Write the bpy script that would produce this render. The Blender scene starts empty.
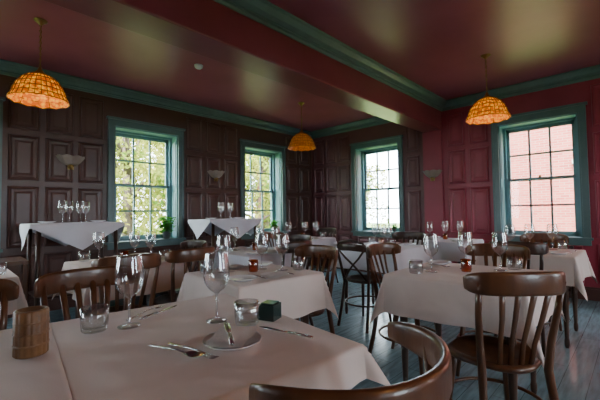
import bpy, bmesh, math, random
from mathutils import Vector, Matrix, noise
random.seed(11)
SC=bpy.context.scene; COL=SC.collection
XB,YA,XD,YC,CH=5.70,5.17,-3.0,-3.2,2.90
WT=.32
# ---------------------------------------------------------------- materials
def newmat(name):
    m=bpy.data.materials.new(name); m.use_nodes=True
    nt=m.node_tree; b=nt.nodes.get('Principled BSDF'); return m,nt,b
def N(nt,t,**k):
    n=nt.nodes.new(t)
    for a,v in k.items(): setattr(n,a,v)
    return n
def paint(name,c1,c2,rough=.45,scale=3.,bump=.05,bs=40.,metal=0,stretch=(1,1,1),spec=.5,coat=0,tint=None):
    m,nt,b=newmat(name)
    tc=N(nt,'ShaderNodeTexCoord'); mp=N(nt,'ShaderNodeMapping'); mp.inputs['Scale'].default_value=stretch
    nt.links.new(tc.outputs['Object'],mp.inputs[0])
    no=N(nt,'ShaderNodeTexNoise'); no.inputs['Scale'].default_value=scale; no.inputs['Detail'].default_value=6
    nt.links.new(mp.outputs[0],no.inputs['Vector'])
    r=N(nt,'ShaderNodeValToRGB'); r.color_ramp.elements[0].position=.35; r.color_ramp.elements[1].position=.68
    r.color_ramp.elements[0].color=(*c1,1); r.color_ramp.elements[1].color=(*c2,1)
    nt.links.new(no.outputs[0],r.inputs[0]); nt.links.new(r.outputs[0],b.inputs['Base Color'])
    b.inputs['Roughness'].default_value=rough; b.inputs['Metallic'].default_value=metal
    b.inputs['Specular IOR Level'].default_value=spec; b.inputs['Coat Weight'].default_value=coat
    if tint: b.inputs['Specular Tint'].default_value=(*tint,1)
    if bump:
        n2=N(nt,'ShaderNodeTexNoise'); n2.inputs['Scale'].default_value=bs; n2.inputs['Detail'].default_value=4
        nt.links.new(mp.outputs[0],n2.inputs['Vector'])
        bu=N(nt,'ShaderNodeBump'); bu.inputs['Strength'].default_value=bump; bu.inputs['Distance'].default_value=.02
        nt.links.new(n2.outputs[0],bu.inputs['Height']); nt.links.new(bu.outputs[0],b.inputs['Normal'])
    return m
M_wallA=paint('wall_paint_brown',(.080,.036,.030),(.105,.048,.040),.36,2,.08,30)
M_wallB=paint('wall_paint_maroon',(.26,.026,.050),(.33,.038,.068),.40,2,.08,30)
M_wallM=paint('wall_paint_plum',(.12,.038,.042),(.155,.050,.055),.40,2,.08,30)
M_ceil=paint('ceiling_gloss_maroon',(.27,.058,.088),(.35,.085,.125),.36,1.2,.06,6,tint=(1,.62,.80))
M_beam=paint('beam_paint',(.19,.032,.045),(.24,.045,.062),.32,1.5,.06,8,tint=(1,.7,.8))
M_teal=paint('teal_paint',(.085,.145,.145),(.11,.18,.18),.36,4,.05,30)
M_tealb=paint('teal_paint_light',(.13,.26,.29),(.17,.31,.34),.35,4,.03,30)
M_wood=paint('chair_wood',(.065,.022,.009),(.135,.050,.019),.32,5,.04,30,stretch=(3,3,.6),coat=.15)
M_woodd=paint('dark_wood',(.03,.012,.008),(.05,.022,.013),.35,5,.04,30,stretch=(3,3,.6))
M_table=paint('table_wood',(.04,.018,.012),(.07,.033,.02),.35,5,.04,30)
M_china=paint('white_china',(.72,.70,.72),(.80,.78,.80),.15,3,0)
M_nap=paint('napkin_linen',(.70,.64,.62),(.78,.72,.70),.85,6,.2,120)
M_steel=paint('cutlery_steel',(.55,.56,.58),(.68,.69,.70),.18,6,0,metal=1)
M_brass=paint('brass',(.30,.19,.07),(.42,.27,.10),.35,6,0,metal=1)
M_lead=paint('shade_leading',(.16,.05,.008),(.25,.08,.012),.5,6,0)
M_rib=paint('ribbed_wood_jar',(.13,.06,.025),(.26,.13,.055),.45,18,.1,50)
M_sconce=paint('sconce_glass',(.26,.20,.17),(.36,.29,.25),.35,6,.05,30)
M_white=paint('white_plastic',(.6,.6,.6),(.7,.7,.7),.4,3,0)
M_soil=paint('soil',(.03,.02,.012),(.06,.04,.025),.9,20,.5,60)
M_pot=paint('plant_pot',(.10,.12,.12),(.16,.18,.18),.4,5,.05,30)
M_grass=paint('grass',(.08,.15,.03),(.15,.22,.05),.9,1,.3,20)
M_bark=paint('bark',(.06,.045,.035),(.10,.075,.055),.9,8,.5,20)
M_rad=paint('radiator_paint',(.04,.02,.022),(.06,.03,.03),.4,5,.03,30)
# cloth
def cloth_mat(name,c1,c2):
    m,nt,b=newmat(name)
    tc=N(nt,'ShaderNodeTexCoord')
    no=N(nt,'ShaderNodeTexNoise'); no.inputs['Scale'].default_value=2.2; no.inputs['Detail'].default_value=3
    nt.links.new(tc.outputs['Object'],no.inputs['Vector'])
    r=N(nt,'ShaderNodeValToRGB'); r.color_ramp.elements[0].color=(*c1,1); r.color_ramp.elements[1].color=(*c2,1)
    nt.links.new(no.outputs[0],r.inputs[0]); nt.links.new(r.outputs[0],b.inputs['Base Color'])
    b.inputs['Roughness'].default_value=.85; b.inputs['Sheen Weight'].default_value=.15
    n1=N(nt,'ShaderNodeTexNoise'); n1.inputs['Scale'].default_value=4; n1.inputs['Detail'].default_value=2; n1.inputs['Distortion'].default_value=.4
    nt.links.new(tc.outputs['Object'],n1.inputs['Vector'])
    b1=N(nt,'ShaderNodeBump'); b1.inputs['Strength'].default_value=.55; b1.inputs['Distance'].default_value=.05
    nt.links.new(n1.outputs[0],b1.inputs['Height'])
    n2=N(nt,'ShaderNodeTexNoise'); n2.inputs['Scale'].default_value=260
    nt.links.new(tc.outputs['Object'],n2.inputs['Vector'])
    b2=N(nt,'ShaderNodeBump'); b2.inputs['Strength'].default_value=.12; b2.inputs['Distance'].default_value=.003
    nt.links.new(n2.outputs[0],b2.inputs['Height']); nt.links.new(b1.outputs[0],b2.inputs['Normal'])
    nt.links.new(b2.outputs[0],b.inputs['Normal'])
    return m
M_cloth=cloth_mat('tablecloth_linen',(.64,.51,.46),(.72,.60,.55))
M_clothb=cloth_mat('tablecloth_white',(.60,.60,.66),(.70,.70,.76))
# floor planks: dark wood, with blue reflected light put into the base colour
M_floor,nt,b=newmat('floor_boards')
tc=N(nt,'ShaderNodeTexCoord'); br=N(nt,'ShaderNodeTexBrick')
br.inputs['Scale'].default_value=1; br.inputs['Brick Width'].default_value=1.6; br.inputs['Row Height'].default_value=.14
br.inputs['Mortar Size'].default_value=.002; br.inputs['Color1'].default_value=(.19,.31,.36,1); br.inputs['Color2'].default_value=(.23,.36,.41,1)
br.inputs['Mortar'].default_value=(.08,.13,.15,1)
mp=N(nt,'ShaderNodeMapping'); mp.inputs['Scale'].default_value=(1.2,9,1); no=N(nt,'ShaderNodeTexNoise'); no.inputs['Scale'].default_value=4; no.inputs['Detail'].default_value=8
mx=N(nt,'ShaderNodeMix',data_type='RGBA',blend_type='MULTIPLY'); mx.inputs[0].default_value=.6
r=N(nt,'ShaderNodeValToRGB'); r.color_ramp.elements[0].position=.3; r.color_ramp.elements[0].color=(.45,.38,.38,1); r.color_ramp.elements[1].position=.65; r.color_ramp.elements[1].color=(1.1,1.1,1.1,1)
nt.links.new(tc.outputs['Object'],br.inputs['Vector']); nt.links.new(tc.outputs['Object'],mp.inputs[0]); nt.links.new(mp.outputs[0],no.inputs['Vector'])
nt.links.new(no.outputs[0],r.inputs[0]); nt.links.new(br.outputs[0],mx.inputs[6]); nt.links.new(r.outputs[0],mx.inputs[7]); nt.links.new(mx.outputs[2],b.inputs['Base Color'])
b.inputs['Roughness'].default_value=.24
bu=N(nt,'ShaderNodeBump'); bu.inputs['Strength'].default_value=.12; bu.inputs['Distance'].default_value=.01
nt.links.new(no.outputs[0],bu.inputs['Height']); nt.links.new(bu.outputs[0],b.inputs['Normal'])
# thin glass
def thinglass(name,tint,edge,lo,hi,rough=.03):
    m=bpy.data.materials.new(name); m.use_nodes=True; nt=m.node_tree; nt.nodes.clear()
    o=N(nt,'ShaderNodeOutputMaterial'); t=N(nt,'ShaderNodeBsdfTransparent'); g=N(nt,'ShaderNodeBsdfGlossy'); g.inputs['Roughness'].default_value=rough
    g.inputs[0].default_value=(1,1,1,1)
    lw=N(nt,'ShaderNodeLayerWeight'); lw.inputs[0].default_value=.25
    cr=N(nt,'ShaderNodeValToRGB'); cr.color_ramp.elements[0].color=(*tint,1); cr.color_ramp.elements[1].color=(*edge,1); cr.color_ramp.elements[0].position=.2; cr.color_ramp.elements[1].position=.8
    nt.links.new(lw.outputs['Facing'],cr.inputs[0]); nt.links.new(cr.outputs[0],t.inputs[0])
    mr=N(nt,'ShaderNodeMapRange'); mr.inputs['To Min'].default_value=lo; mr.inputs['To Max'].default_value=hi
    nt.links.new(lw.outputs['Facing'],mr.inputs['Value'])
    mi=N(nt,'ShaderNodeMixShader'); nt.links.new(mr.outputs[0],mi.inputs[0]); nt.links.new(t.outputs[0],mi.inputs[1]); nt.links.new(g.outputs[0],mi.inputs[2])
    nt.links.new(mi.outputs[0],o.inputs[0]); return m
M_glass=thinglass('drinking_glass',(.93,.95,.96),(.25,.28,.30),.15,.75,.12)
M_pane=thinglass('window_glass',(.97,.99,.99),(.9,.95,.95),.03,.5)
M_amberg=thinglass('amber_glass',(.85,.36,.06),(.4,.12,.01),.10,.5)
# amber shade
def shade_mat(name,strength):
    m,nt,b=newmat(name)
    tc=N(nt,'ShaderNodeTexCoord'); vo=N(nt,'ShaderNodeTexVoronoi'); vo.inputs['Scale'].default_value=34
    nt.links.new(tc.outputs['Object'],vo.inputs['Vector'])
    r=N(nt,'ShaderNodeValToRGB'); r.color_ramp.elements[0].color=(1,.40,.008,1); r.color_ramp.elements[1].color=(.30,.05,.0008,1); r.color_ramp.elements[1].position=.62
    nt.links.new(vo.outputs['Distance'],r.inputs[0]); nt.links.new(r.outputs[0],b.inputs['Emission Color'])
    b.inputs['Base Color'].default_value=(.25,.085,.005,1)
    b.inputs['Emission Strength'].default_value=strength; b.inputs['Roughness'].default_value=.35
    return m
M_shade=shade_mat('amber_shade_lit',1.8); M_shade2=shade_mat('amber_shade_dim',.35)
M_bulb,nt,b=newmat('bulb'); b.inputs['Emission Color'].default_value=(1,.62,.2,1); b.inputs['Emission Strength'].default_value=8
# leaves
def leafmat(name,c1,c2):
    m=bpy.data.materials.new(name); m.use_nodes=True; nt=m.node_tree; nt.nodes.clear()
    o=N(nt,'ShaderNodeOutputMaterial'); d=N(nt,'ShaderNodeBsdfDiffuse'); t=N(nt,'ShaderNodeBsdfTranslucent'); mi=N(nt,'ShaderNodeMixShader'); mi.inputs[0].default_value=.5
    tc=N(nt,'ShaderNodeTexCoord'); no=N(nt,'ShaderNodeTexNoise'); no.inputs['Scale'].default_value=1.5; r=N(nt,'ShaderNodeValToRGB')
    r.color_ramp.elements[0].position=.3; r.color_ramp.elements[1].position=.7
    r.color_ramp.elements[0].color=(*c1,1); r.color_ramp.elements[1].color=(*c2,1)
    nt.links.new(tc.outputs['Object'],no.inputs['Vector']); nt.links.new(no.outputs[0],r.inputs[0]); nt.links.new(r.outputs[0],d.inputs[0]); nt.links.new(r.outputs[0],t.inputs[0])
    nt.links.new(d.outputs[0],mi.inputs[1]); nt.links.new(t.outputs[0],mi.inputs[2]); nt.links.new(mi.outputs[0],o.inputs[0]); return m
M_leaf=leafmat('tree_leaves',(.08,.16,.02),(.44,.41,.09)); M_pleaf=leafmat('plant_leaves',(.05,.22,.03),(.15,.45,.08))
# brick
M_brick,nt,b=newmat('brick_facade')
tc=N(nt,'ShaderNodeTexCoord'); sx=N(nt,'ShaderNodeSeparateXYZ'); cx_=N(nt,'ShaderNodeCombineXYZ'); br=N(nt,'ShaderNodeTexBrick')
nt.links.new(tc.outputs['Object'],sx.inputs[0]); nt.links.new(sx.outputs[1],cx_.inputs[0]); nt.links.new(sx.outputs[2],cx_.inputs[1]); nt.links.new(cx_.outputs[0],br.inputs['Vector'])
br.inputs['Scale'].default_value=1; br.inputs['Brick Width'].default_value=.23; br.inputs['Row Height'].default_value=.075; br.inputs['Mortar Size'].default_value=.008
br.inputs['Color1'].default_value=(.24,.036,.032,1); br.inputs['Color2'].default_value=(.33,.070,.055,1); br.inputs['Mortar'].default_value=(.26,.16,.13,1)
nt.links.new(br.outputs[0],b.inputs['Base Color']); b.inputs['Roughness'].default_value=.9
# ---------------------------------------------------------------- mesh builder
class MB:
    def __init__(s): s.v=[];s.f=[];s.m=[];s.sm=[]
    def add(s,vs,fs,mi=0,smooth=False,M=None):
        o=len(s.v)
        for v in vs:
            v=Vector(v); s.v.append(M@v if M is not None else v)
        for f in fs: s.f.append([i+o for i in f]); s.m.append(mi); s.sm.append(smooth)
    def box(s,a,b,mi=0,M=None):
        x0,y0,z0=[min(p,q) for p,q in zip(a,b)]; x1,y1,z1=[max(p,q) for p,q in zip(a,b)]
        s.add([(x0,y0,z0),(x1,y0,z0),(x1,y1,z0),(x0,y1,z0),(x0,y0,z1),(x1,y0,z1),(x1,y1,z1),(x0,y1,z1)],
          [(0,3,2,1),(4,5,6,7),(0,1,5,4),(1,2,6,5),(2,3,7,6),(3,0,4,7)],mi,False,M)
    def lathe(s,prof,seg=20,mi=0,c=(0,0,0),smooth=True,M=None,wob=None):
        vs=[];fs=[]
        for j,(r,z) in enumerate(prof):
            for i in range(seg):
                a=2*math.pi*i/seg; rr=max(r,.0004); zz=z
                if wob: rr,zz=wob(a,rr,z,j)
                vs.append((c[0]+rr*math.cos(a),c[1]+rr*math.sin(a),c[2]+zz))
        for j in range(len(prof)-1):
            for i in range(seg):
                k=(i+1)%seg; fs.append((j*seg+i,j*seg+k,(j+1)*seg+k,(j+1)*seg+i))
        s.add(vs,fs,mi,smooth,M)
    def sweep(s,pts,ra,rb=None,up=(0,0,1),seg=10,mi=0,M=None,power=1.,closed=False):
        pts=[Vector(p) for p in pts]; n=len(pts); up=Vector(up)
        if not isinstance(ra,(list,tuple)): ra=[ra]*n
        if rb is None: rb=ra
        if not isinstance(rb,(list,tuple)): rb=[rb]*n
        vs=[];fs=[]
        for i,p in enumerate(pts):
            if closed: t=pts[(i+1)%n]-pts[i-1]
            else: t=pts[min(i+1,n-1)]-pts[max(i-1,0)]
            t.normalize(); u=up
            if abs(t.dot(u))>.97: u=Vector((1,0,0)) if abs(t.x)<.9 else Vector((0,1,0))
            sd=t.cross(u).normalized(); nn=sd.cross(t).normalized()
            for k in range(seg):
                a=2*math.pi*k/seg; c,d=math.cos(a),math.sin(a)
                c=math.copysign(abs(c)**power,c); d=math.copysign(abs(d)**power,d)
                vs.append(p+sd*ra[i]*c+nn*rb[i]*d)
        for i in range(n if closed else n-1):
            j=(i+1)%n
            for k in range(seg):
                l=(k+1)%seg; fs.append((i*seg+k,i*seg+l,j*seg+l,j*seg+k))
        if not closed:
            fs.append(tuple(range(seg))[::-1]); fs.append(tuple((n-1)*seg+k for k in range(seg)))
        s.add(vs,fs,mi,True,M)
    def mesh(s,name,mats,recalc=True):
        me=bpy.data.meshes.new(name); me.from_pydata([tuple(v) for v in s.v],[],s.f)
        for m in mats: me.materials.append(m)
        for p,mi,sm in zip(me.polygons,s.m,s.sm): p.material_index=mi; p.use_smooth=sm
        if recalc:
            bm=bmesh.new(); bm.from_mesh(me); bmesh.ops.recalc_face_normals(bm,faces=bm.faces); bm.to_mesh(me); bm.free()
        me.update(); return me
def obj(name,me,loc=(0,0,0),rz=0,parent=None,bevel=0,scale=None):
    o=bpy.data.objects.new(name,me); COL.objects.link(o); o.location=loc; o.rotation_euler=(0,0,math.radians(rz))
    if parent: o.parent=parent
    if scale: o.scale=(scale,)*3
    if bevel:
        b=o.modifiers.new('bevel','BEVEL'); b.width=bevel; b.segments=2; b.limit_method='ANGLE'
    return o
def T(x,y,z=0,rz=0): return Matrix.Translation((x,y,z))@Matrix.Rotation(math.radians(rz),4,'Z')
def W_A(x): return T(x,YA,0,0)
def W_B(y): return T(XB,y,0,-90)
def W_C(x): return T(x,YC,0,180)
def W_D(y): return T(XD,y,0,90)
# ---------------------------------------------------------------- room shell
OZ0,OZ1=.78,2.38; OW=.46
winA=[-2.27,-.07,2.12,4.32]; winB=[3.53,1.0,-1.5]; winC=[3.9,1.0]; winD=[3.6]  # winC, winD: unseen, behind the camera; winD added for extra daylight
def wallmesh(name,l0,l1,ops,frame,mat):
    m=MB(); ops=sorted(ops); cur=l0
    for c in ops:
        m.box((cur,0,0),(c-OW,WT,CH+.1)); m.box((c-OW,0,0),(c+OW,WT,OZ0-.03)); m.box((c-OW,0,OZ1),(c+OW,WT,CH+.1)); cur=c+OW
    m.box((cur,0,0),(l1,WT,CH+.1))
    me=m.mesh(name,[mat]); me.transform(frame); return obj(name,me)
wallmesh('wall_left',XD-WT,XB+WT,winA,W_A(0),M_wallA)
wallmesh('wall_far_right',-YA,-2.44,[-3.53],W_B(0),M_wallM)
wallmesh('wall_right',-2.44,-YC,[-1.0,1.5],W_B(0),M_wallB)
wallmesh('wall_back',-XB-WT,-XD+WT,[-x for x in winC],W_C(0),M_wallB)
wallmesh('wall_rear',YC,YA,winD,W_D(0),M_wallA)
m=MB(); m.box((XD-WT,YC-WT,-.1),(XB+WT,YA+WT,0)); obj('floor',m.mesh('floor',[M_floor]))
m=MB(); m.box((XD-WT,YC-WT,CH),(XB+WT,YA+WT,CH+.25)); obj('ceiling',m.mesh('ceiling',[M_ceil]))
BY0,BY1,BZ=2.28,2.60,2.47
m=MB(); m.box((XD,BY0,BZ),(XB,BY1,CH)); obj('ceiling_beam',m.mesh('ceiling_beam',[M_beam]),bevel=.012)
# cornice
CP=[(0,0),(.13,0),(.13,-.02),(.115,-.028),(.105,-.045),(.085,-.07),(.055,-.085),(.04,-.09),(.04,-.102),(.022,-.11),(.014,-.13),(0,-.13)]
def cornice(name,p0,p1,n,z=CH):
    p0=Vector(p0);p1=Vector(p1);n=Vector(n); vs=[]
    for p in (p0,p1):
        for o,d in CP: vs.append((p.x+n.x*o,p.y+n.y*o,z+d))
    k=len(CP); fs=[(i,(i+1)%k,(i+1)%k+k,i+k) for i in range(k)]+[tuple(range(k)),tuple(range(k,2*k))]
    m=MB(); m.add(vs,fs); obj(name,m.mesh(name,[M_teal]))
cornice('trim_1',(XD,YA),(XB,YA),(0,-1)); cornice('trim_2',(XB,BY1),(XB,YA),(-1,0)); cornice('trim_3',(XB,YC),(XB,BY0),(-1,0))
cornice('trim_4',(XD,BY0),(XB,BY0),(0,-1)); cornice('trim_5',(XD,BY1),(XB,BY1),(0,1)); cornice('trim_6',(XD,YC),(XB,YC),(0,1))
# baseboards
def bb(name,l0,l1,fr,mt):
    m=MB(); m.box((l0,-.018,0),(l1,0,.14)); m.box((l0,-.012,.14),(l1,0,.165)); me=m.mesh(name,[mt]); me.transform(fr); obj(name,me,bevel=.004)
bb('baseboard_left',XD,XB,W_A(0),M_wallA); bb('baseboard_right',-YA,-YC,W_B(0),M_wallA); bb('baseboard_back',-XB,-XD,W_C(0),M_wallA)
# panelling
def panel(m,a,b,z0,z1):
    def ring(o,i,yo,yi):
        vs=[(a+o,yo,z0+o),(b-o,yo,z0+o),(b-o,yo,z1-o),(a+o,yo,z1-o),(a+i,yi,z0+i),(b-i,yi,z0+i),(b-i,yi,z1-i),(a+i,yi,z1-i)]
        m.add(vs,[(0,1,5,4),(1,2,6,5),(2,3,7,6),(3,0,4,7)])
    ring(0,.008,0,-.018); ring(.008,.022,-.018,-.022); ring(.022,.036,-.022,-.004)
    ring(.036,.06,-.004,-.002); ring(.06,.085,-.002,-.014)
    m.add([(a+.085,-.014,z0+.085),(b-.085,-.014,z0+.085),(b-.085,-.014,z1-.085),(a+.085,-.014,z1-.085)],[(0,1,2,3)])
ROWS=[(.20,.70),(.78,1.50),(1.57,2.10),(2.17,2.70)]
def panelling(name,segs,fr,mt,wins):
    m=MB()
    for (a,b,n) in segs:
        w=(b-a-.06*(n+1))/n
        for i in range(n):
            x=a+.06+i*(w+.06)
            for z0,z1 in ROWS: panel(m,x,x+w,z0,z1)
    for c in wins: panel(m,c-.46,c-.03,.2,.68); panel(m,c+.03,c+.46,.2,.68)
    me=m.mesh(name,[mt]); me.transform(fr); obj(name,me)
panelling('trim_7',[(.47,1.58,3),(2.66,3.78,3),(4.86,5.68,2),(-1.73,-.61,3)],W_A(0),M_wallA,winA)
panelling('trim_8',[(-5.15,-4.08,3),(-2.98,-2.62,1)],W_B(0),M_wallM,[-3.53])
panelling('trim_10',[(-2.26,-1.54,2),(-.46,.96,3)],W_B(0),M_wallB,[-1.0,1.5])
m=MB(); m.box((-BY1,-.04,0),(-BY0,0,BZ)); me=m.mesh('pil',[M_wallB]); me.transform(W_B(0)); obj('trim_9',me,bevel=.006)
# ---------------------------------------------------------------- windows
wn=[0]
def window(fr):
    wn[0]+=1; m=MB(); w=OW; z0,z1=OZ0,OZ1
    A=.085
    for s in (-1,1):
        m.box((s*w,-.03,z0-.03),(s*(w+A),0,z1+A)); m.box((s*(w+A-.02),-.045,z0-.03),(s*(w+A),-.03,z1+A)); m.box((s*w,-.038,z0),(s*(w+.015),-.03,z1))
        m.box((s*w,0,z0),(s*(w-.015),WT,z1),1)
        m.box((s*(w-.015),.03,z0+.10),(s*(w-.022),.15,z0+.70),1); m.box((s*(w-.015),.03,z0+.82),(s*(w-.022),.15,z1-.1),1)
        m.box((s*(w-.015),.17,z0),(s*(w-.05),.27,z1),1)
    m.box((-w,-.03,z1),(w,0,z1+A)); m.box((-w-A-.02,-.06,z1+A),(w+A+.02,0,z1+A+.03))
    m.box((-w,0,z1),(w,WT,z1-.015),1); m.box((-w,.17,z1-.015),(w,.27,z1-.04),1)
    m.box((-w-A-.02,-.07,z0-.03),(w+A+.02,WT+.04,z0))
    m.box((-w-A,-.03,z0-.10),(w+A,0,z0-.03))
    zm=(z0+z1)/2
    def sash(y0,y1,za,zb,br,tr):
        e=w-.05
        m.box((-e,y0,za),(-e+.04,y1,zb),1); m.box((e-.04,y0,za),(e,y1,zb),1)
        m.box((-e,y0,za),(e,y1,za+br),1); m.box((-e,y0,zb-tr),(e,y1,zb),1)
        iw=2*(e-.04)
        for i in (1,2):
            x=-e+.04+iw*i/3; m.box((x-.012,y0+.004,za+br),(x+.012,y1-.004,zb-tr),1)
        zc=(za+br+zb-tr)/2; m.box((-e+.04,y0+.004,zc-.012),(e-.04,y1-.004,zc+.012),1)
        yg=(y0+y1)/2; m.add([(-e+.03,yg,za+.02),(e-.03,yg,za+.02),(e-.03,yg,zb-.02),(-e+.03,yg,zb-.02)],[(0,1,2,3)],2)
    sash(.18,.212,z0,zm+.02,.065,.035); sash(.22,.252,zm-.02,z1-.04,.035,.05)
    m.lathe([(0,.03),(.014,.028),(.018,.012),(.012,0)],12,3,(0,.185,zm+.02))
    me=m.mesh('window',[M_teal,M_tealb,M_pane,M_brass]); me.transform(fr)
    obj('window_%d'%wn[0],me)
    L=bpy.data.lights.new('window_portal','AREA'); L.shape='RECTANGLE'; L.size=2*w; L.size_y=z1-z0
    try: L.cycles.is_portal=True
    except Exception as e: print('portal',e)
    o=bpy.data.objects.new('window_skylight',L); COL.objects.link(o)
    o.location=fr@Vector((0,WT+.03,(z0+z1)/2)); d=(fr.to_3x3()@Vector((0,-1,0))); o.rotation_euler=d.to_track_quat('-Z','Z').to_euler()
for x in winA: window(W_A(x))
for y in winB: window(W_B(y))
for x in winC: window(W_C(x))
for y in winD: window(W_D(y))
# ---------------------------------------------------------------- outside
m=MB(); m.box((-40,-40,-1.2),(60,60,-1.0)); obj('ground',m.mesh('ground',[M_grass]))
m=MB()
m.box((13,-14,-1),(18,6.3,9),0)
for y in (-9,-6,-3,.7,4.4):
    for z in (-1.0,2.6,6.0):
        m.box((12.97,y-.6,z),(13.01,y+.6,z+1.9),1); m.box((12.95,y-.52,z+.08),(12.98,y+.52,z+1.82),2)
        m.box((12.93,y-.02,z+.08),(12.96,y+.02,z+1.82),1); m.box((12.93,y-.52,z+.93),(12.96,y+.52,z+.98),1); m.box((12.9,y-.7,z-.12),(13.0,y+.7,z),1)
obj('brick_building',m.mesh('brick_building',[M_brick,paint('far_window_frame',(.3,.3,.3),(.35,.35,.35),.5,3,0),paint('far_glass',(.12,.14,.16),(.16,.18,.20),.15,3,0)]))
def tree_mesh(seed,nl=7000):
    rnd=random.Random(seed); m=MB()
    m.sweep([(0,0,0),(.1,.05,1.5),(.05,.2,3),(.2,.1,5)],[.22,.17,.13,.05],seg=8,mi=0)
    cl=[]
    for i in range(26):
        a=rnd.uniform(0,6.28); r=rnd.uniform(.2,1.9); z=rnd.uniform(.6,6.2)
        cl.append((r*math.cos(a),r*math.sin(a),z,rnd.uniform(.5,1.0)))
        if i%2==0: m.sweep([(.05,.1,min(z,4.5)*.7+.3),(r*.5*math.cos(a),r*.5*math.sin(a),z*.85+.2),(r*math.cos(a),r*math.sin(a),z)],[.06,.04,.015],seg=6,mi=0)
    vs=[];fs=[]
    for i in range(nl):
        c=rnd.choice(cl); d=Vector((rnd.gauss(0,1),rnd.gauss(0,1),rnd.gauss(0,1))); d.normalize(); d*=c[3]*rnd.uniform(.5,1)**.5
        p=Vector(c[:3])+d; u=Vector((rnd.gauss(0,1),rnd.gauss(0,1),rnd.gauss(0,1))).normalized(); w=u.orthogonal().normalized(); s=rnd.uniform(.05,.10)
        o=len(vs); vs+=[p-u*s,p+w*s*.5,p+u*s,p-w*s*.5]; fs.append((o,o+1,o+2,o+3))
    m.add(vs,fs,1); return m.mesh('tree',[M_bark,M_leaf],False)
tm=[tree_mesh(1),tree_mesh(2)]
for i,(x,y,s) in enumerate([(-3,11,1),(1,11.5,1),(3.6,9.8,.9),(5.6,11.5,1.05),(8.2,10.3,1),(10.5,12.5,1.1),(13.5,11.5,1.1),(10.9,8.6,.8),(16,14,1.2),(7,14.5,1.2),(2.2,15,1.2)]):
    obj('tree',tm[i%2],(x,y,-1.05),i*67,scale=s)
# ---------------------------------------------------------------- furniture meshes
def chair_fan(hoop=False,hz=.885):
    m=MB()
    m.lathe([(0,.458),(.14,.458),(.175,.468),(.197,.468),(.208,.457),(.198,.440),(.15,.436),(0,.436)],28,0,wob=lambda a,r,z,j:(r*(1-.05*math.cos(4*a+math.pi)),z))
    cz=hz-.048
    if hoop: R=.215; cf=lambda a:(-.285+R*(1-math.cos(a*1.55)),R*math.sin(a*1.55))
    else: cf=lambda a:(-.285+.11*abs(a)**2.2,.212*math.sin(a*1.35)/math.sin(1.35))
    py=.178
    for s in (-1,1):
        m.sweep([(.13,s*.125,.445),(.155,s*.145,.25),(.185,s*.17,0)],[.019,.016,.012])
        top=(-.235,s*py,cz) if not hoop else (*cf(s*.62),cz)
        m.sweep([(-.255,s*.175,0),(-.205,s*.158,.22),(-.172,s*.145,.44),(-.180,s*.155,.56),(-.205,s*.170,.70),top],[.013,.016,.018,.016,.014,.012])
    K=21; pts=[];h=[];t=[]
    for i in range(K):
        a=-1+2*i/(K-1); x,y=cf(a); pts.append((x,y,cz-(.012*a*a if not hoop else 0))); e=1-abs(a)**6*.45; h.append((.050 if not hoop else .036)*e); t.append(.011*e)
    m.sweep(pts,t,h,(0,0,1),12,0,power=.6)
    for k in (-1.5,-.5,.5,1.5):
        yb=k*.045; a=k*.24; xt,yt=cf(a)
        m.sweep([(-.178+abs(k)*.004,yb,.45),(-.195,yb*1.1,.56),(-.235,(yb+yt)/2,.68),(xt,yt,cz)],[.013,.012,.013,.015],[.006]*4,(1,0,0),8)
    R=[( .222*math.cos(a),.222*math.sin(a)*.97,.225) for a in [2*math.pi*i/28 for i in range(28)]]
    m.sweep(R,.009,closed=True,seg=8)
    for s in (-1,1): m.sweep([(.15,s*.14,.30),(.12,s*.10,.41),(.05,s*.06,.44)],.007,seg=6)
    return m
def chair_cross():
    m=MB()
    m.lathe([(0,.458),(.15,.458),(.18,.466),(.2,.466),(.208,.456),(.198,.440),(0,.436)],28,0)
    pts=[(-.255,-.17,0),(-.205,-.155,.22),(-.172,-.145,.44),(-.205,-.165,.62),(-.24,-.18,.76),(-.255,-.14,.84),(-.262,0,.865),(-.255,.14,.84),(-.24,.18,.76),(-.205,.165,.62),(-.172,.145,.44),(-.205,.155,.22),(-.255,.17,0)]
    m.sweep(pts,.014,up=(1,0,0))
    m.sweep([(-.25,-.17,.79),(-.275,0,.80),(-.25,.17,.79)],.010,.035,power=.6)
    for s in (-1,1):
        m.sweep([(.13,s*.125,.445),(.155,s*.145,.25),(.185,s*.17,0)],[.019,.016,.012])
        m.sweep([(-.178,-s*.13,.47),(-.205,-s*.06,.56),(-.222,0,.62),(-.24,s*.08,.69),(-.255,s*.16,.78)],.009,.014,(1,0,0),8)
    R=[( .222*math.cos(a),.222*math.sin(a)*.97,.225) for a in [2*math.pi*i/28 for i in range(28)]]
    m.sweep(R,.009,closed=True,seg=8)
    return m
ME_fan=chair_fan().mesh('dining_chair',[M_wood]); ME_fand=chair_fan().mesh('dining_chair_dark',[M_woodd]); ME_hoop=chair_fan(True,.895).mesh('hoop_chair',[M_wood]); ME_x=chair_cross().mesh('cross_back_chair',[M_woodd])
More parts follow.
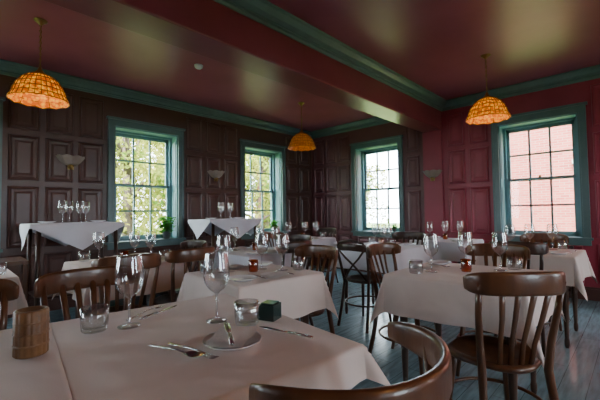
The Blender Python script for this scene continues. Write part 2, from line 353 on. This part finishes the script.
def table_mesh(w,d,h):
    m=MB(); w/=2;d/=2
    m.box((-w,-d,h-.03),(w,d,h)); m.box((-w+.05,-d+.05,h-.11),(w-.05,-d+.07,h-.03)); m.box((-w+.05,d-.07,h-.11),(w-.05,d-.05,h-.03))
    m.box((-w+.05,-d+.05,h-.11),(-w+.07,d-.05,h-.03)); m.box((w-.07,-d+.05,h-.11),(w-.05,d-.05,h-.03))
    for sx in (-1,1):
        for sy in (-1,1):
            x=sx*(w-.075);y=sy*(d-.075)
            m.box((x-.024,y-.024,h-.14),(x+.024,y+.024,h-.03))
            m.lathe([(.018,h-.14),(.026,h-.16),(.018,h-.18),(.024,h-.26),(.022,.3),(.014,.08),(.018,.06),(.018,.03),(.012,0),(0,0)],12,0,(x,y,0))
    return m.mesh('dining_table',[M_table])
def cloth_obj(cx,cy,w,d,z,drop,rz,seed,mt,name='tablecloth',diag=None):
    hw,hd=w/2,d/2; rnd=random.Random(seed); p1,p2,p3=[rnd.uniform(0,6.28) for _ in range(3)]
    def axis(h):
        n=int(2*h/.03); a=[-h+2*h*i/n for i in range(n+1)]; q=[.004,.012,.025]+[.025+(drop-.025)*i/8 for i in range(1,9)]
        return [-h-t for t in reversed(q)]+a+[h+t for t in q]
    A=axis(hw);B=axis(hd); vs=[]
    for t in B:
        for s in A:
            ox=max(0,abs(s)-hw);oy=max(0,abs(t)-hd);r=math.hypot(ox,oy);bx=max(-hw,min(hw,s));by=max(-hd,min(hd,t))
            nz=noise.noise(Vector((s*3+seed,t*3,seed*.37)))*.004+noise.noise(Vector((s*9,t*9+seed,0)))*.0012
            for f in (-.5,0,.5):
                nz+=.0018*math.exp(-((s-f*hw*1.1)/.012)**2)+.0018*math.exp(-((t-f*hd*1.1)/.012)**2)
            edge=min(hw-abs(bx),hd-abs(by)); nz*=min(1,edge/.05)
            if r==0: vs.append((s,t,z+.006+nz)); continue
            ux=math.copysign(ox/r,s);uy=math.copysign(oy/r,t); phi=math.atan2(oy,ox); k=r/drop
            al=bx*9+p1 if oy>ox else by*9+p2
            if diag:
                u=abs(bx)/hw if oy>ox else abs(by)/hd
                if ox>0 and oy>0: u=1
                dl=diag[0]+(diag[1]-diag[0])*(1-u); r=min(r,drop)*dl/drop; k=r/drop
            cr=min(1,(hw-abs(bx)+hd-abs(by))/.12)
            wave=(math.sin(al*1.0)*.018+math.sin(al*2.3+p3)*.010)*k*cr
            out=.012*min(1,r/.012)+.10*r+wave+(.05*k*math.sin(2*phi)**2 if not diag else 0)
            vs.append((bx+ux*out,by+uy*out,z+.006-max(0,r-.006)*.97))
    nx=len(A); fs=[(j*nx+i,j*nx+i+1,(j+1)*nx+i+1,(j+1)*nx+i) for j in range(len(B)-1) for i in range(nx-1)]
    m=MB(); m.add(vs,fs,0,True); o=obj(name,m.mesh('tablecloth',[mt],False),(cx,cy,0),rz)
    return o
# tableware
def wine_glass():
    m=MB(); m.lathe([(0,.002),(.036,.002),(.037,.004),(.010,.008),(.0045,.016),(.0038,.05),(.0045,.095),(.012,.103),(.028,.115),(.041,.135),(.0465,.16),(.045,.19),(.038,.240),(.0375,.242),(.0362,.2415),(.0368,.236)],32)
    return m.mesh('wine_glass',[M_glass])
def tumbler():
    m=MB(); m.lathe([(0,.002),(.034,.002),(.038,.008),(.041,.04),(.042,.08),(.0395,.0805),(.038,.04),(.034,.014),(0,.012)],36,wob=lambda a,r,z,j:(r*(1+(.03*math.cos(12*a) if .005<z<.07 and r>.035 else 0)),z))
    return m.mesh('water_tumbler',[M_glass])
def plate(r=.085):
    m=MB(); m.lathe([(0,.006),(r*.6,.006),(r*.68,.009),(r*.98,.016),(r,.0175),(r*.99,.0145),(r*.66,.004),(r*.6,0),(0,0)],36); return m.mesh('side_plate',[M_china])
def napkin():
    m=MB()
    for k in range(4):
        w=.055-k*.001; l=.075-k*.0015; n=8; vs=[]
        for j in range(n+1):
            for i in range(n+1):
                x=-l+2*l*i/n;y=-w+2*w*j/n; vs.append((x+.006*math.sin(j),y,k*.004+.003+.003*math.sin(i*.9+k)+.002*math.cos(j*1.3)))
        fs=[(j*(n+1)+i,j*(n+1)+i+1,(j+1)*(n+1)+i+1,(j+1)*(n+1)+i) for j in range(n) for i in range(n)]
        m.add(vs,fs,0,True)
    return m.mesh('napkin',[M_nap],False)
def knife():
    m=MB(); m.sweep([(-.10,0,.004),(-.06,0,.005),(-.01,0,.004)],[.006,.0075,.005],[.0035]*3,seg=8)
    m.sweep([(-.01,0,.004),(.03,0,.003),(.08,.001,.003),(.105,.004,.003)],[.005,.009,.009,.002],[.001]*4,seg=8); return m.mesh('knife',[M_steel])
def fork():
    m=MB(); m.sweep([(-.10,0,.004),(-.05,0,.006),(0,0,.010),(.04,0,.009),(.055,0,.006)],[.006,.005,.0025,.004,.011],[.002]*5,seg=8)
    for k in (-1.5,-.5,.5,1.5): m.sweep([(.05,k*.0055,.006),(.08,k*.0058,.003),(.098,k*.0055,.006)],[.0018,.0016,.0008],[.0012]*3,seg=6)
    return m.mesh('fork',[M_steel])
def spoon():
    m=MB(); m.sweep([(-.10,0,.004),(-.05,0,.006),(0,0,.010),(.045,0,.008)],[.006,.005,.0025,.004],[.002]*4,seg=8)
    vs=[];n=12
    for j in range(5):
        r=j/4
        for i in range(n):
            a=6.283*i/n; vs.append((.072+.030*r*math.cos(a),.019*r*math.sin(a),.002+.008*r*r))
    fs=[(j*n+i,j*n+(i+1)%n,(j+1)*n+(i+1)%n,(j+1)*n+i) for j in range(4) for i in range(n)]
    m.add(vs,fs,0,True); return m.mesh('spoon',[M_steel],False)
def votive():
    m=MB(); m.box((-.03,-.03,0),(.03,.03,.055)); m.box((-.024,-.024,.055),(.024,.024,.06)); return m.mesh('candle_holder',[paint('dark_green_glass',(.015,.03,.027),(.022,.042,.038),.15,5,0)])
def amber():
    m=MB(); m.lathe([(0,0),(.026,0),(.029,.006),(.034,.075),(.033,.076),(.028,.012),(0,.01)],20,0); m.lathe([(0,.012),(.024,.012),(.024,.045),(0,.047)],16,1); m.sweep([(0,0,.045),(0,0,.058)],.0015,seg=5,mi=1); return m.mesh('amber_votive',[M_amberg,M_china])
ME=dict(wg=wine_glass(),tb=tumbler(),pl=plate(),nk=napkin(),kn=knife(),fk=fork(),sp=spoon(),vo=votive(),bo=amber())
NM=dict(wg='wine_glass',tb='water_tumbler',pl='side_plate',nk='folded_napkin',kn='table_knife',fk='table_fork',sp='table_spoon',vo='candle_holder',bo='amber_votive_candle')
def put(k,x,y,z,rz=0,bev=0): return obj(NM[k],ME[k],(x,y,z),rz,bevel=bev)
cm=[0]
def dining_table(x0,x1,y0,y1,z=.75,drop=.24,rz=0,mt=None,sides='ns',extra=True,name='dining_table'):
    cm[0]+=1; cx,cy,w,d=(x0+x1)/2,(y0+y1)/2,x1-x0,y1-y0
    obj(name,table_mesh(w,d,z),(cx,cy,0),rz)
    cloth_obj(cx,cy,w,d,z,drop,rz,cm[0],mt or M_cloth)
    tz=z+.011; R=Matrix.Rotation(math.radians(rz),3,'Z')
    def P(k,lx,ly,r,dz=0):
        v=R@Vector((lx,ly,0)); put(k,cx+v.x,cy+v.y,tz+dz,r+rz)
    for s in sides:
        a={'n':0,'s':180,'e':-90,'w':90}[s]; hd=d/2 if s in 'ns' else w/2
        q=Matrix.Rotation(math.radians(a),3,'Z')
        def L(k,lx,ly,r,dz=0):
            v=q@Vector((lx,ly,0)); P(k,v.x,v.y,r+a,dz)
        L('nk',0,hd-.09,0); L('fk',.105,hd-.13,-90); L('kn',-.10,hd-.13,-90)
        L('wg',-.16,hd-.21,0); L('tb',-.25,hd-.15,0); L('pl',.215,hd-.115,0)
    if extra: P('bo',0,0,10); P('wg',.09,.03,0)
dining_table(1.13,1.75,1.52,2.15,sides='ns',rz=-3)
dining_table(1.95,2.65,.43,1.16,rz=2,sides='ns')
dining_table(.75,1.45,2.80,3.50,sides='ns',mt=M_cloth)
dining_table(1.95,2.65,2.55,3.25,sides='ns',mt=M_clothb)
dining_table(3.15,3.85,1.75,2.50,sides='ew',mt=M_clothb)
dining_table(3.55,4.25,.40,1.10,sides='ns')
dining_table(4.40,5.10,1.55,2.25,sides='ns',mt=M_clothb)
dining_table(3.55,4.25,3.40,4.10,sides='ns',mt=M_clothb)
dining_table(-.3,.35,2.9,3.55,sides='ns')
# foreground joined tables
obj('dining_table',table_mesh(.68,.86,.75),(.575,1.07,0),-7); obj('dining_table',table_mesh(.68,.86,.75),(-.110,1.155,0),-7)
cloth_obj(.575,1.07,.68,.86,.75,.10,-7,31,M_cloth)
cloth_obj(-.110,1.155,.665,.86,.753,.10,-7,32,M_cloth)
tz=.762
for k,x,y,r in [('wg',.455,1.26,0),('tb',.36,1.30,0),('wg',.69,1.09,0),('tb',.735,.975,15),('vo',.835,.97,20),('pl',.60,.865,0),
                ('sp',.455,.93,-75),('fk',.490,.90,-80),('kn',.77,.82,100),('fk',.56,1.38,30),('kn',.60,1.35,25)]:
    put(k,x,y,tz,r)
put('nk',.60,.865,tz+.017,35); put('kn',.585,.86,tz+.036,60)
m=MB(); m.lathe([(0,0),(.036,0),(.038,.004),(.038,.118),(.036,.122),(.030,.122),(.029,.01),(0,.01)],128,wob=lambda a,r,z,j:(r*(1+(.06*abs(math.cos(8*a)) if .003<z<.119 and r>.033 else 0)),z))
for z in (.03,.06,.09): m.lathe([(.0398,z-.003),(.0415,z),(.0398,z+.003)],40)
obj('ribbed_candle_jar',m.mesh('ribbed_jar',[M_rib]),(.180,1.21,tz+.003))
# side stations
def station(cx,cy,w,d,h):
    m=MB(); w/=2;d/=2; m.box((-w,-d,h-.03),(w,d,h)); m.box((-w+.06,-d+.04,.30),(w-.06,d-.04,.32))
    for a in (-1,1):
        for b in (-1,1):
            m.sweep([(a*(w-.07),b*(d-.05),h-.03),(a*(w-.06),b*(d-.045),h/2),(a*(w-.05),b*(d-.04),0)],[.022,.02,.015],seg=8)
    obj('serving_table',m.mesh('serving_table',[M_table]),(cx,cy,0))
    cloth_obj(cx,cy,2*w,2*d,h,.34,0,int(cx*10)+3,M_clothb,'tablecloth',(.05,.30))
    for i,x in enumerate((-.12,-.03,.05,.13)): put('wg',cx+x,cy+(.06 if i%2 else -.06),h+.011)
    for x in (-.25,.25): put('pl',cx+x,cy,h+.011)
station(1.06,4.62,.86,.60,1.06); station(3.04,4.55,.88,.60,1.06)
m=MB(); m.box((-.25,-.25,.70),(.25,.25,.735)); m.box((-.2,-.2,.62),(.2,.2,.70))
for a in (-1,1):
    for b in (-1,1): m.box((a*.2,b*.2,0),(a*.24,b*.24,.70))
obj('wooden_side_table',m.mesh('side_table',[M_wood]),(.34,4.35,0),bevel=.006)
def chair(me,bx,by,rz,name='dining_chair'):
    a=math.radians(rz); obj(name,me,(bx+.22*math.cos(a),by+.22*math.sin(a),0),rz)
chair(ME_hoop,.57,.315,90,'bentwood_chair')
chair(ME_fan,1.73,.385,44)
chair(ME_fan,.50,1.90,-90); chair(ME_fan,.02,1.93,-90)
chair(ME_fan,2.04,1.80,178)
chair(ME_fan,.88,2.42,88); chair(ME_fan,1.38,2.50,94)
chair(ME_fan,2.92,.78,180); chair(ME_fan,2.48,1.50,-92)
chair(ME_x,2.86,2.06,0,'cross_back_chair')
chair(ME_fand,3.32,.75,0); chair(ME_fan,4.50,.75,180)
chair(ME_fand,2.30,2.28,90); chair(ME_fand,2.95,2.9,180); chair(ME_fand,4.12,2.1,180)
chair(ME_fan,3.3,3.75,0); chair(ME_fand,4.5,3.75,180); chair(ME_fand,1.75,3.15,180)
# ---------------------------------------------------------------- pendants
def pendant(x,y,lit=True,energy=14,name='pendant_lamp'):
    m=MB(); zb=2.17
    prof=[(.03,.245),(.055,.238),(.10,.215),(.140,.180),(.170,.135),(.188,.09),(.200,.045),(.222,.0)]
    wob=lambda a,r,z,j:(r*(1+.015*math.cos(12*a)*(j/7)),z+(.010*math.cos(12*a) if j==7 else 0))
    m.lathe(prof,48,0,(0,0,zb),wob=wob)
    for k in range(30):
        a=2*math.pi*k/30
        m.sweep([((r*1.012+.001)*math.cos(a),(r*1.012+.001)*math.sin(a),zb+z+.001) for r,z in prof],.0030,seg=5,mi=1)
    for r,z in prof[1:]:
        m.sweep([((r*1.012+.001)*math.cos(2*math.pi*i/36),(r*1.012+.001)*math.sin(2*math.pi*i/36),zb+z+.001) for i in range(36)],.0038,closed=True,seg=5,mi=1)
    m.lathe([(0,.31),(.012,.305),(.018,.28),(.03,.265),(.04,.25),(.038,.238),(0,.238)],16,2,(0,0,zb))
    z=zb+.305; i=0
    while z<CH-.04:
        R=[(.008*math.cos(t),0,.016*math.sin(t)) for t in [2*math.pi*q/10 for q in range(10)]]
        MM=T(0,0,z+.014,90*(i%2)); m.sweep([MM@Vector(p) for p in R],.0028,up=(0,1,.01) if i%2==0 else (1,0,.01),closed=True,seg=5,mi=2); z+=.026; i+=1
    m.sweep([(.003,0,zb+.30),(.003,0,CH-.02)],.003,seg=6,mi=2)
    m.lathe([(0,-.045),(.012,-.04),(.03,-.02),(.05,-.008),(.052,0)],20,2,(0,0,CH))
    m.lathe([(0,.09),(.02,.10),(.03,.12),(.026,.15),(.014,.17),(.014,.23),(0,.23)],14,3 if lit else 2,(0,0,zb))
    obj(name,m.mesh(name,[M_shade if lit else M_shade2,M_lead,M_brass,M_bulb]),(x,y,0))
    if energy:
        L=bpy.data.lights.new('bulb','POINT'); L.energy=energy; L.color=(1,.50,.12); L.shadow_soft_size=.05
        o=bpy.data.objects.new('lamp_bulb_light',L); COL.objects.link(o); o.location=(x,y,zb+.05)
pendant(.60,3.80,True,2.2); pendant(4.29,1.20,True,2.2); pendant(4.0,3.83,False,.4)
pendant(.6,-1.2,True,12); pendant(3.2,-1.6,True,12)  # two unseen pendants added behind the camera as fill light
m=MB(); m.lathe([(0,-.04),(.03,-.038),(.045,-.025),(.052,0)],24); obj('smoke_detector',m.mesh('smoke_detector',[M_white]),(2.10,3.68,CH))
# sconces
def sconce(fr,z):
    m=MB(); n=24
    vs=[]
    for j in range(7):
        t=j/6
        for i in range(n+1):
            a=math.pi*i/n; rr=(.03+.11*t**.6)*(1+.05*math.cos(a*16)*t)
            vs.append((rr*math.cos(a)*1.1,-rr*math.sin(a)*.85-.004,z-.05+.11*t**1.2+.014*t*abs(math.sin(a*4))))
    fs=[(j*(n+1)+i,j*(n+1)+i+1,(j+1)*(n+1)+i+1,(j+1)*(n+1)+i) for j in range(6) for i in range(n)]
    m.add(vs,fs,0,True); m.lathe([(0,-.11),(.012,-.10),(.02,-.08),(.035,-.055),(.02,-.04),(0,-.04)],14,1,(0,-.03,z))
    m.box((-.035,-.012,z-.10),(.035,0,z+.03),1)
    me=m.mesh('wall_sconce',[M_sconce,M_brass],False); me.transform(fr); obj('wall_sconce',me)
sconce(W_A(1.14)@T(0,-.022),1.83); sconce(W_A(3.25)@T(0,-.022),1.80); sconce(W_B(2.44)@T(0,-.042),1.74)
# potted plants on sills
def plant(x,y,z,s=1):
    m=MB(); m.lathe([(0,0),(.045,0),(.06,.09),(.066,.09),(.066,.105),(.056,.105),(.052,.085),(0,.085)],20,0); m.lathe([(0,.088),(.053,.088)],20,1)
    rnd=random.Random(int(x*100))
    for i in range(130):
        a=rnd.uniform(0,6.28); r=rnd.uniform(.02,.14); h=rnd.uniform(.10,.32)
        tip=Vector((r*math.cos(a),r*math.sin(a),h)); m.sweep([(0,0,.085),tuple(tip*.6+Vector((0,0,.03))),tuple(tip)],.002,seg=4,mi=2)
        u=Vector((math.cos(a),math.sin(a),rnd.uniform(-.6,.3))).normalized()*.06; w=u.cross(Vector((0,0,1))).normalized()*.032
        m.add([tip-u*.3,tip+u*.3+w,tip+u,tip+u*.3-w],[(0,1,2,3)],2)
    obj('potted_plant',m.mesh('potted_plant',[M_pot,M_soil,M_pleaf],False),(x,y,z),scale=s)
plant(2.40,YA-.0,OZ0+.002,1.05); plant(4.62,YA+.06,OZ0+.002,.7); plant(XB+.06,3.22,OZ0+.002,.5)
# radiator
m=MB()
for i in range(12):
    x=-.36+i*.065
    m.sweep([(x,-.06,.08),(x,-.06,.66)],[.02,.02],[.02,.02],seg=8); m.sweep([(x,-.13,.08),(x,-.13,.66)],.02,seg=8); m.sweep([(x,-.05,.66),(x,-.14,.66)],.022,seg=8); m.sweep([(x,-.05,.09),(x,-.14,.09)],.022,seg=8)
    if i in (0,11): m.box((x-.015,-.14,0),(x+.015,-.05,.08))
m.sweep([(-.40,-.095,.12),(.40,-.095,.12)],.014,seg=8)
me=m.mesh('radiator',[M_rad]); me.transform(W_B(1.0)@T(0,-.03)); obj('radiator',me)
# ---------------------------------------------------------------- light
w=bpy.data.worlds.new('World'); SC.world=w; w.use_nodes=True; bg=w.node_tree.nodes['Background']
bg.inputs[0].default_value=(.80,.91,1,1); bg.inputs[1].default_value=29
L=bpy.data.lights.new('sun','SUN'); L.energy=48; L.angle=.02; L.color=(1,.93,.80); o=bpy.data.objects.new('sun',L); COL.objects.link(o)
o.rotation_euler=Vector((.40,.12,-.80)).to_track_quat('-Z','Y').to_euler()
# ---------------------------------------------------------------- camera
cd=bpy.data.cameras.new('camera'); cam=bpy.data.objects.new('camera',cd); COL.objects.link(cam)
cd.lens=21; cd.sensor_width=36; cd.clip_start=.02
R=Matrix.Rotation(math.radians(44.2-90),4,'Z')@Matrix.Rotation(math.radians(90+2.15),4,'X')@Matrix.Rotation(math.radians(-.8),4,'Z')
cam.matrix_world=Matrix.Translation((0,0,1.14))@R
SC.camera=cam
